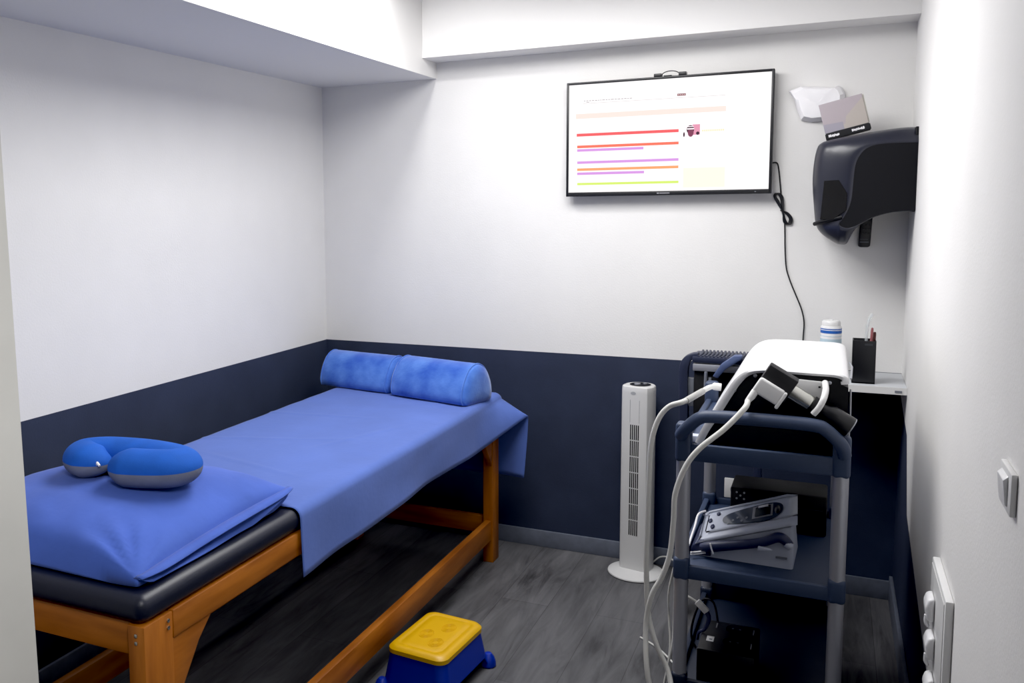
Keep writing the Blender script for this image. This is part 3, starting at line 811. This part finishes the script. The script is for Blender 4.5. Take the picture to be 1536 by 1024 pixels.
for x, z in ((1.850, .948), (1.897, .988), (2.062, .978)):
    bm = B(); lathe(bm, [(0, 0), (.0045, 0), (.0045, .0015), (.003, .003), (0, .0034)], (x-.008, MY0, z-.008 if x < 1.99 else z-.004), (0, -1, 0), 14); obj('screw', bm, ALU, mc)
bm = B(); tube(bm, [(2.099, MY0+.01, .96), (2.100, MY0+.005, .90), (2.098, MY0+.004, .805)], .0022, 8); tube(bm, [(2.099, MY0+.01, .985), (2.104, -1.0, .985), (2.1, -.9, .98)], .0022, 8); obj('side_trim', bm, ALU, mc)
bm = B(); box(bm, 1.737, 1.772, MY0+.002, MY0+.03, .797, .815, .003); obj('foot', bm, GREYP, mc)
bm = B(); box(bm, 2.03, 2.06, MY0+.01, MY0+.04, .7965, .80); obj('foot', bm, GREYP, mc)
bm = B(); lathe(bm, [(0, 0), (.010, 0), (.010, .018), (.006, .022), (0, .022)], (1.80, -1.08, .925), (-1, -.2, .1), 16); obj('hose_socket', bm, MTW, mc)
# bracket on the near face
bm = B(); yb = MY0
prism(bm, [(1.965, .931), (1.985, .979), (2.047, .976), (2.052, .958), (2.032, .925)], 'y', yb-.010, yb-.0002, .002)
tube(bm, [(2.044, yb-.008, .975), (2.046, yb-.045, .965), (2.042, yb-.074, .948), (2.033, yb-.080, .928), (2.022, yb-.078, .912)], .0072, 10, smooth=5)
obj('holder_bracket', bm, MTW, mc)
bm = B(); box(bm, 2.030, 2.035, yb-.0108, yb-.0095, .962, .966); box(bm, 2.038, 2.042, yb-.0108, yb-.0095, .960, .964); obj('bracket_screw', bm, BLK, mc)

# applicator handpiece hanging in the bracket
hp = thing('applicator', 'black and white applicator handpiece resting in the bracket on the machine', 'handpiece', (2.0, -1.235, .95))
A0 = V(1.911, -1.235, .995); dv = V(.862, 0, -.507).normalized(); pv = V(.507, 0, .862).normalized(); yv = V(0, 1, 0)
HM = Matrix((( dv.x, yv.x, pv.x, A0.x), (dv.y, yv.y, pv.y, A0.y), (dv.z, yv.z, pv.z, A0.z), (0, 0, 0, 1)))
bm = B(); box(bm, .0, .073, -.020, .024, -.032, .030, .003, M=HM); obj('black_block', bm, mat('handpiece_black', (30, 30, 33), .5), hp)
bm = B(); box(bm, -.002, .062, -.036, -.0205, -.044, -.004, .006, M=HM, seg=4); box(bm, .060, .068, -.038, -.0205, -.050, -.006, .003, M=HM); obj('white_clamp', bm, MTW, hp)
bm = B(); lathe(bm, [(0, .073), (.018, .073), (.018, .120), (.0165, .124), (0, .124)], HM @ V(0, 0, -.002), dv, 28); obj('steel_barrel', bm, STEEL, hp)
bm = B(); lathe(bm, [(0, .124), (.0205, .124), (.0205, .144), (0, .144)], HM @ V(0, 0, -.002), dv, 28); obj('ring', bm, DBLK, hp)
bm = B(); lathe(bm, [(0, .144), (.014, .144), (.017, .160), (.024, .172), (.0245, .220), (.0225, .223), (0, .223)], HM @ V(0, 0, -.002), dv, 32); obj('tip', bm, BLK, hp)
bm = B(); lathe(bm, [(.0222, .2232), (.0240, .2222), (.0242, .2202), (.0238, .2202)], HM @ V(0, 0, -.002), dv, 32); obj('tip_ring', bm, ALU, hp)
bm = B(); a = HM @ V(.006, -.028, -.040); tube(bm, [a, a+V(-.008, -.004, -.014), a+V(-.016, -.007, -.024)], [.0085, .0085, .0065], 12); obj('strain_relief', bm, MTW, hp)
# hose from the machine down to the floor and back up to the handpiece
hs = thing('applicator_hose', 'long white hose looping from the machine to the handpiece', 'hose', (1.66, -1.3, .1))
e0 = a+V(-.016, -.007, -.024)
bm = B()
tube(bm, [(1.795, -1.085, .925), (1.778, -1.12, .931), (1.757, -1.19, .925), (1.733, -1.27, .919), (1.698, -1.27, .903), (1.673, -1.27, .867), (1.658, -1.27, .806), (1.654, -1.27, .712), (1.652, -1.27, .591), (1.651, -1.27, .486), (1.658, -1.27, .364), (1.680, -1.275, .288), (1.711, -1.28, .225), (1.727, -1.31, .17), (1.726, -1.345, .135), (1.70, -1.365, .16), (1.674, -1.36, .25), (1.663, -1.33, .36), (1.676, -1.33, .44),
          (1.699, -1.33, .491), (1.717, -1.33, .553), (1.724, -1.33, .638), (1.727, -1.33, .705), (1.749, -1.33, .773), (1.781, -1.33, .822), (1.833, -1.32, .871), (1.875, -1.30, .92), tuple(e0)], .0066, 12, smooth=7)
obj('hose', bm, HOSE, hs)
bm = B(); tube(bm, [(1.738, -1.262, .920), (1.765, -1.167, .928)], .0080, 12); obj('hose_sleeve', bm, mat('grey_sleeve', (176, 176, 174), .4), hs)

# ------------------------------------------------------------------ physiotherapy unit on the middle tray
ut = thing('ultrasound_unit', 'grey white ultrasound therapy unit with sloping display on the middle tray', 'medical device', (1.87, -1.02, .4745))
zb = .4745
NL, NR, FL, FR = V(1.756, -1.100, .512), V(1.984, -1.100, .592), V(1.752, -.930, .528), V(1.978, -.930, .612)
def TP(a, b, d=0.):
    p = NL.lerp(NR, a).lerp(FL.lerp(FR, a), b); p.z += .010*math.sin(math.pi*b)**.6*.6; nn_ = V(-.33, -.05, .94); return p+nn_*d
bm = B()
nu, nv = 16, 10
G = [[bm.verts.new(TP(i/nu, j/nv)) for j in range(nv+1)] for i in range(nu+1)]
for i in range(nu):
    for j in range(nv): bm.faces.new([G[i][j], G[i+1][j], G[i+1][j+1], G[i][j+1]])
bot = [V(1.742, -1.104, zb), V(1.986, -1.112, zb), V(1.992, -.925, zb), V(1.742, -.925, zb)]
def wallrow(top_verts, b0, b1):
    nW = len(top_verts)-1; mids = []; lows = []
    for k, v in enumerate(top_verts):
        q = b0.lerp(b1, k/nW); lows.append(bm.verts.new(q)); 
    for k in range(nW): bm.faces.new([top_verts[k], top_verts[k+1], lows[k+1], lows[k]])
    return lows
wallrow([G[i][0] for i in range(nu+1)], bot[0], bot[1]); wallrow([G[nu][j] for j in range(nv+1)], bot[1], bot[2])
wallrow([G[nu-i][nv] for i in range(nu+1)], bot[2], bot[3]); wallrow([G[0][nv-j] for j in range(nv+1)], bot[3], bot[0])
bmesh.ops.remove_doubles(bm, verts=bm.verts, dist=1e-5)
bm.normal_update()
es = [e for e in bm.edges if len(e.link_faces) == 2 and e.calc_face_angle(0) > .6]
bmesh.ops.bevel(bm, geom=es, offset=.012, segments=4, profile=.5, affect='EDGES', clamp_overlap=True)
obj('casing', bm, GREYP, ut, autosharp=0)
def decal(pts, mats, d, name, sol=0.):
    bm = B(); bm.faces.new([bm.verts.new(TP(a_, b_, d)) for a_, b_ in pts]); o = obj(name, bm, mats, ut, autosharp=0)
    if sol:
        m_ = o.modifiers.new('t', 'SOLIDIFY'); m_.thickness = sol; m_.offset = 0
    return o
def sup(ca, cb_, ra, rb, p=2.6, n=40):
    return [(ca+ra*math.copysign(abs(math.cos(t))**(2/p), math.cos(t)), cb_+rb*math.copysign(abs(math.sin(t))**(2/p), math.sin(t))) for t in [2*math.pi*k/n for k in range(n)]]
def cover_pts():
    out = []
    for k in range(48):
        t = 2*math.pi*k/48; c, s = math.cos(t), math.sin(t)
        a_ = .56+.33*math.copysign(abs(c)**.75, c); w = .27+.10*sstep(-.6, .8, c); out.append((a_, .55+w*math.copysign(abs(s)**.8, s)))
    return out
decal(cover_pts(), GLASS, .0015, 'display_cover')
decal([(.56, .34), (.78, .34), (.78, .80), (.56, .80)], ALU, .0022, 'display_frame')
decal([(.59, .39), (.755, .39), (.755, .76), (.59, .76)], LCD, .0030, 'lcd_screen')
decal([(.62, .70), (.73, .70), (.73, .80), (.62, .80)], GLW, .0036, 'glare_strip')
for ca, cb_ in ((.13, .35), (.09, .60), (.17, .84)): decal(sup(ca, cb_, .022, .07, 2.), NAVP, .0022, 'button', .003)
decal(sup(.83, .52, .03, .14, 2.), BLK, .0024, 'dial', .002)
for k in range(5): decal(sup(.30+.05*k, .36+.07*(k % 3), .014, .04, 2.), MIDG, .0024, 'indicator')
# dark nose in front
bm = B(); prism(bm, [(1.738, zb+.001), (1.79, zb+.001), (1.785, .505), (1.775, .518), (1.755, .514), (1.741, .503), (1.736, .49)], 'y', -1.108, -.935, .006, seg=3); obj('nose', bm, NAVP, ut)
# applicator wand lying along the near side
bm = B(); tube(bm, [(1.764, -1.113, .500), (1.79, -1.118, .508), (1.85, -1.120, .522), (1.91, -1.120, .538), (1.945, -1.120, .556), (1.962, -1.120, .555), (1.978, -1.120, .540)], [.010, .014, .0125, .012, .013, .013, .011], 14, smooth=5); wa = obj('wand', bm, NAVP, ut)
bm = B(); lathe(bm, [(0, 0), (.0105, 0), (.0105, .012), (.008, .015), (0, .015)], (1.970, -1.122, .545), (.7, -.2, -.5), 18); obj('wand_head', bm, GREYP, wa)
bm = B(); prism(bm, [(1.902, .520), (1.904, .532), (1.93, .530), (1.938, .526), (1.925, .521)], 'y', -1.134, -1.126, .002); obj('wand_switch', bm, GREYP, wa)
bm = B(); tube(bm, [(1.788, -1.133, .522), (1.792, -1.135, .508), (1.796, -1.132, .494)], .0022, 8); obj('wand_collar', bm, PAPER, wa)
bm = B(); box(bm, 1.945, 1.972, -1.1145, -1.112, .500, .505); obj('print_mark', bm, MIDG, ut)
for z in (.490, .4845):
    bm = B(); tube(bm, [(1.775, -1.113, z+.002), (1.75, -1.128, z), (1.742, -1.14, z+.003)], .0022, 8, smooth=4); obj('lead_plug', bm, PAPER, ut)
# lead of the wand
bm = B(); tube(bm, [(1.752, -.93, .540), (1.738, -.97, .541), (1.737, -1.03, .528), (1.735, -1.09, .515), (1.735, -1.13, .508)], .0028, 8, smooth=5); obj('lead', bm, PAPER, ut)

# black box with dotted vents at the rear of the middle tray
bxx = thing('control_box', 'black electronic box with dotted vents behind the ultrasound unit', 'electronic box', (1.92, -.76, .4745))
bm = B(); box(bm, 1.808, 2.06, -.83, -.70, .4745, .590, .006); obj('case', bm, DBLK, bxx)
bm = B()
for x, z in ((1.825, .575), (1.845, .575), (1.835, .566), (1.825, .557), (1.845, .557)): lathe(bm, [(0, 0), (.0028, 0), (.0028, .001), (0, .001)], (x, -.83, z), (0, -1, 0), 12)
obj('vent_dots', bm, mat('pale_dot', (160, 164, 170), .5), bxx)
bm = B(); box(bm, 1.86, 2.05, -.8312, -.83, .548, .5495); obj('seam_line', bm, mat('dark_key', (52, 54, 60), .5), bxx)

# voltage box on the bottom tray
up_ = thing('voltage_regulator', 'black power box with two round sockets on the bottom tray', 'power box', (1.84, -1.1, .168))
bm = B(); box(bm, 1.768, 1.908, -1.195, -1.01, .1685, .262, .005); obj('case', bm, BLK, up_)
for x, y in ((1.852, -1.05), (1.852, -1.13)):
    bm = B(); lathe(bm, [(.0245, 0), (.0265, 0), (.0265, .002), (.0245, .002)], (x, y, .262), seg=28); lathe(bm, [(0, .0005), (.024, .0005), (.024, .0008), (0, .0008)], (x, y, .262), seg=28); s_ = obj('socket', bm, SMOKE, up_)
    bm = B(); lathe(bm, [(0, 0), (.003, 0), (.003, .002), (0, .002)], (x-.009, y, .2628), seg=10); lathe(bm, [(0, 0), (.003, 0), (.003, .002), (0, .002)], (x+.009, y, .2628), seg=10); obj('contact', bm, STEEL, s_)
for x, y in ((1.800, -1.045), (1.893, -1.05), (1.893, -1.135)):
    bm = B(); box(bm, x, x+.003, y-.014, y+.014, .2618, .264); obj('edge_clip', bm, ALU, up_)
bm = B(); box(bm, 1.785, 1.803, -1.145, -1.115, .2618, .2626); obj('label', bm, MTW, up_); 
bm = B(); box(bm, 1.792, 1.799, -1.137, -1.130, .2626, .2630); obj('label_print', bm, MIDG, up_)

# loose thin white leads beside the trolley
ld = thing('charging_lead', 'thin white lead with a plug hanging inside the trolley post', 'lead', (1.76, -1.1, .2))
bm = B(); tube(bm, [(1.700, -1.1, .385), (1.715, -1.1, .362), (1.737, -1.1, .352), (1.757, -1.1, .342)], .0036, 8, smooth=6); obj('cord', bm, HOSE, ld)
bm = B(); LM = Matrix.Translation(V(1.768, -1.1, .333)) @ Matrix.Rotation(math.radians(43), 4, 'Y'); box(bm, -.018, .018, -.006, .006, -.0085, .0085, .002, M=LM); obj('plug', bm, MTW, ld)
bm = B(); tube(bm, [(1.780, -1.1, .320), (1.786, -1.1, .305), (1.782, -1.1, .285), (1.775, -1.1, .270), (1.7615, -1.1, .26), (1.758, -1.1, .24)], [.007, .006, .005, .0045, .004, .004], 8, smooth=5); obj('adapter_lead', bm, NAVP, ld)
for lab, pts, r in (('thin white cable dropping from the middle tray to the floor', [(1.700, -1.10, .455), (1.690, -1.1, .41), (1.682, -1.1, .363), (1.681, -1.1, .325), (1.684, -1.1, .28), (1.69, -1.12, .20), (1.675, -1.15, .08), (1.65, -1.2, .0035)], .0027),
                    ('thin white cable running straight down beside the trolley post', [(1.702, -1.14, .455), (1.706, -1.16, .40), (1.705, -1.16, .304), (1.704, -1.17, .249), (1.692, -1.18, .172), (1.678, -1.2, .08), (1.665, -1.25, .0038), (1.61, -1.28, .0036)], .0030),
                    ('thin grey cable lying across the floor to the trolley', [(1.53, -.66, .0035), (1.57, -.69, .0035), (1.61, -.73, .0035), (1.66, -.80, .0035), (1.70, -.86, .0035)], .0030)):
    bm = B(); tube(bm, pts, r, 8, smooth=7); tag(obj('cable', bm, HOSE), lab, 'cable', 'thin cables by the trolley')
# black lead inside the trolley
bm = B(); tube(bm, [(1.80, -1.0, .250), (1.785, -.985, .30), (1.755, -.98, .30), (1.735, -.99, .25), (1.73, -1.0, .20), (1.745, -1.01, .172)], .0032, 8, smooth=6); tag(obj('power_lead', bm, BLK), 'black mains lead curving behind the power box on the bottom tray', 'lead')

# ------------------------------------------------------------------ equipment stand behind the trolley
es_ = thing('equipment_stand', 'navy equipment stand with ribbed tray standing behind the trolley', 'equipment stand', (1.78, -.33, 0))
bm = B()
P_ = [(1.612, .0), (1.607, .45), (1.602, .75), (1.600, .83), (1.603, .868), (1.616, .892), (1.64, .905), (1.66, .908)]
Q_ = cat([(a_, 0, b_) for a_, b_ in P_], 4); I_ = offset_curve(Q_, .028)
poly = [(p.x, p.z) for p in Q_]+[(p.x, p.z) for p in I_[::-1]]
prism(bm, poly, 'y', -.425, -.385, .003); obj('frame_leg', bm, NAVD, es_)
bm = B(); box(bm, 1.84, 1.865, -.425, -.385, 0, .86, .004); obj('frame_leg', bm, NAVD, es_)
bm = B(); box(bm, 1.642, 1.865, -.43, -.30, .878, .898, .004)
for k in range(16): tube(bm, [(1.662+.012*k, -.428, .897), (1.668+.012*k, -.37, .900), (1.662+.012*k, -.305, .900)], .0042, 8)
obj('ribbed_tray', bm, NAVD, es_)
bm = B(); prism(bm, [(1.712, .842), (1.728, .836), (1.752, .868), (1.80, .902), (1.80, .914), (1.775, .912), (1.735, .880)], 'y', -.47, -.431, .003); obj('side_arm', bm, mat('light_slate_plastic', (78, 92, 130), .45), es_)
bm = B(); box(bm, 1.645, 1.84, -.432, -.40, .850, .873, .002); obj('cross_bar', bm, ALU, es_)
bm = B(); tube(bm, [(1.688, -.44, .85), (1.687, -.44, .80), (1.690, -.44, .785), (1.697, -.44, .785), (1.70, -.44, .80), (1.70, -.43, .83)], .005, 8, smooth=4); obj('hook', bm, MIDG, es_)
bm = B(); box(bm, 1.624, 1.647, -.41, -.39, .725, .820, .002); obj('side_plate', bm, MIDG, es_)
bm = B(); box(bm, 1.648, 1.84, -.42, -.29, .655, .849, .004); obj('housing', bm, DBLK, es_)

# outlet on the back wall behind the trolley
wo = thing('wall_outlet', 'white wall outlet on the navy back wall seen through the trolley', 'outlet', (1.753, -.004, .30))
bm = B(); box(bm, 1.7135, 1.792, -.009, -.0003, .302, .376, .002); obj('plate', bm, MTW, wo)
bm = B(); lathe(bm, [(0, 0), (.022, 0), (.022, .002), (0, .002)], (1.757, -.009, .335), (0, -1, 0), 24); obj('socket', bm, MIDG, wo)

# ------------------------------------------------------------------ switches and plugs on the right wall
sw = thing('light_switch', 'white light switch on the right wall, higher than the socket strip', 'switch', (W, -2.12, .98))
bm = B(); box(bm, W-.008, W-.0003, -2.15, -2.062, .982, 1.040, .002); obj('plate', bm, MTW, sw)
bm = B(); prism(bm, [(W-.008, .990), (W-.011, .993), (W-.014, 1.026), (W-.008, 1.032)], 'y', -2.13, -2.08, .001); obj('rocker', bm, GLW, sw)
ss = thing('socket_strip', 'tall white socket strip low on the right wall', 'socket strip', (W, -1.485, .35))
bm = B(); box(bm, W-.015, W-.0003, -1.61, -1.36, .33, .645, .003); obj('plate', bm, MTW, ss)
bm = B(); box(bm, W-.0165, W-.0148, -1.60, -1.37, .36, .635, .001); obj('cover_line', bm, FANW, ss)
for lab, y, z in (('white plug at the top of the socket strip', -1.44, .565), ('white plug in the middle of the socket strip', -1.47, .495), ('white plug at the bottom of the socket strip', -1.49, .415)):
    t = thing('plug', lab, 'plug', (W-.0165, y, z), 'white plugs in the socket strip')
    bm = B(); prism(bm, [(W-.017, z-.026), (W-.030, z-.024), (W-.034, z+.006), (W-.029, z+.022), (W-.017, z+.026)], 'y', y-.026, y+.026, .005, seg=3); obj('body', bm, GLW, t)
    bm = B(); tube(bm, [(W-.028, y, z-.020), (W-.029, y, z-.036), (W-.025, y, z-.044)], [.005, .004, .003], 10, smooth=4); obj('cord_stub', bm, GLW, t)

# ------------------------------------------------------------------ light
def area(name, loc, size, power, rot=(0, 0, 0), color=(1, 1, 1), sy=None):
    l = bpy.data.lights.new(name, 'AREA'); l.energy = power; l.size = size; l.color = color
    if sy: l.shape = 'RECTANGLE'; l.size_y = sy
    o = bpy.data.objects.new(name, l); COL.objects.link(o); o.location = loc; o.rotation_euler = rot; return o
area('ceiling_panel_light', (1.3, -1.1, 2.2), .9, 28, color=(1, .99, .98))
area('ceiling_cove_light', (.66, -.75, 2.3), .12, 5.0, color=(1, .99, .98))
cl = area('jamb_fill_light', (1.9, -3.25, 1.95), .3, 2.4)  # unseen fill light, added and aimed to brighten the door jamb
cl.rotation_euler = (V(.77, -2.45, .95)-V(1.9, -3.25, 1.95)).to_track_quat('-Z', 'Y').to_euler(); cl.data.spread = math.radians(70)
wl = bpy.data.worlds.new('World'); SC.world = wl; wl.use_nodes = True
wl.node_tree.nodes['Background'].inputs[0].default_value = (.86, .87, .9, 1); wl.node_tree.nodes['Background'].inputs[1].default_value = .09

# ------------------------------------------------------------------ camera
f_, yaw, pit, rol = 1368.68, 25.8928, -5.8347, -.6941
y_, t_, r_ = map(math.radians, (yaw, pit, rol))
fw = V(-math.sin(y_)*math.cos(t_), math.cos(y_)*math.cos(t_), math.sin(t_)); rt = V(math.cos(y_), math.sin(y_), 0); upv = rt.cross(fw)
rt2 = math.cos(r_)*rt+math.sin(r_)*upv; up2 = -math.sin(r_)*rt+math.cos(r_)*upv
cam = bpy.data.cameras.new('Camera'); co = bpy.data.objects.new('Camera', cam); COL.objects.link(co)
M = Matrix(((rt2.x, up2.x, -fw.x, 2.0478), (rt2.y, up2.y, -fw.y, -3.5617), (rt2.z, up2.z, -fw.z, 1.4), (0, 0, 0, 1)))
co.matrix_world = M
cam.sensor_fit = 'HORIZONTAL'; cam.sensor_width = 36; cam.lens = f_/1536*36
cam.shift_x = (768-584.256)/1536; cam.shift_y = (451.491-512)/1536
cam.clip_start = .01
SC.camera = co
SC.view_settings.view_transform = 'Standard'
SC.view_settings.look = 'None'
SC.view_settings.exposure = 0.1
SC.view_settings.use_curve_mapping = True
cm = SC.view_settings.curve_mapping
cm.black_level = (.005, .005, .005); cm.white_level = (.97, .97, .97); cm.update()
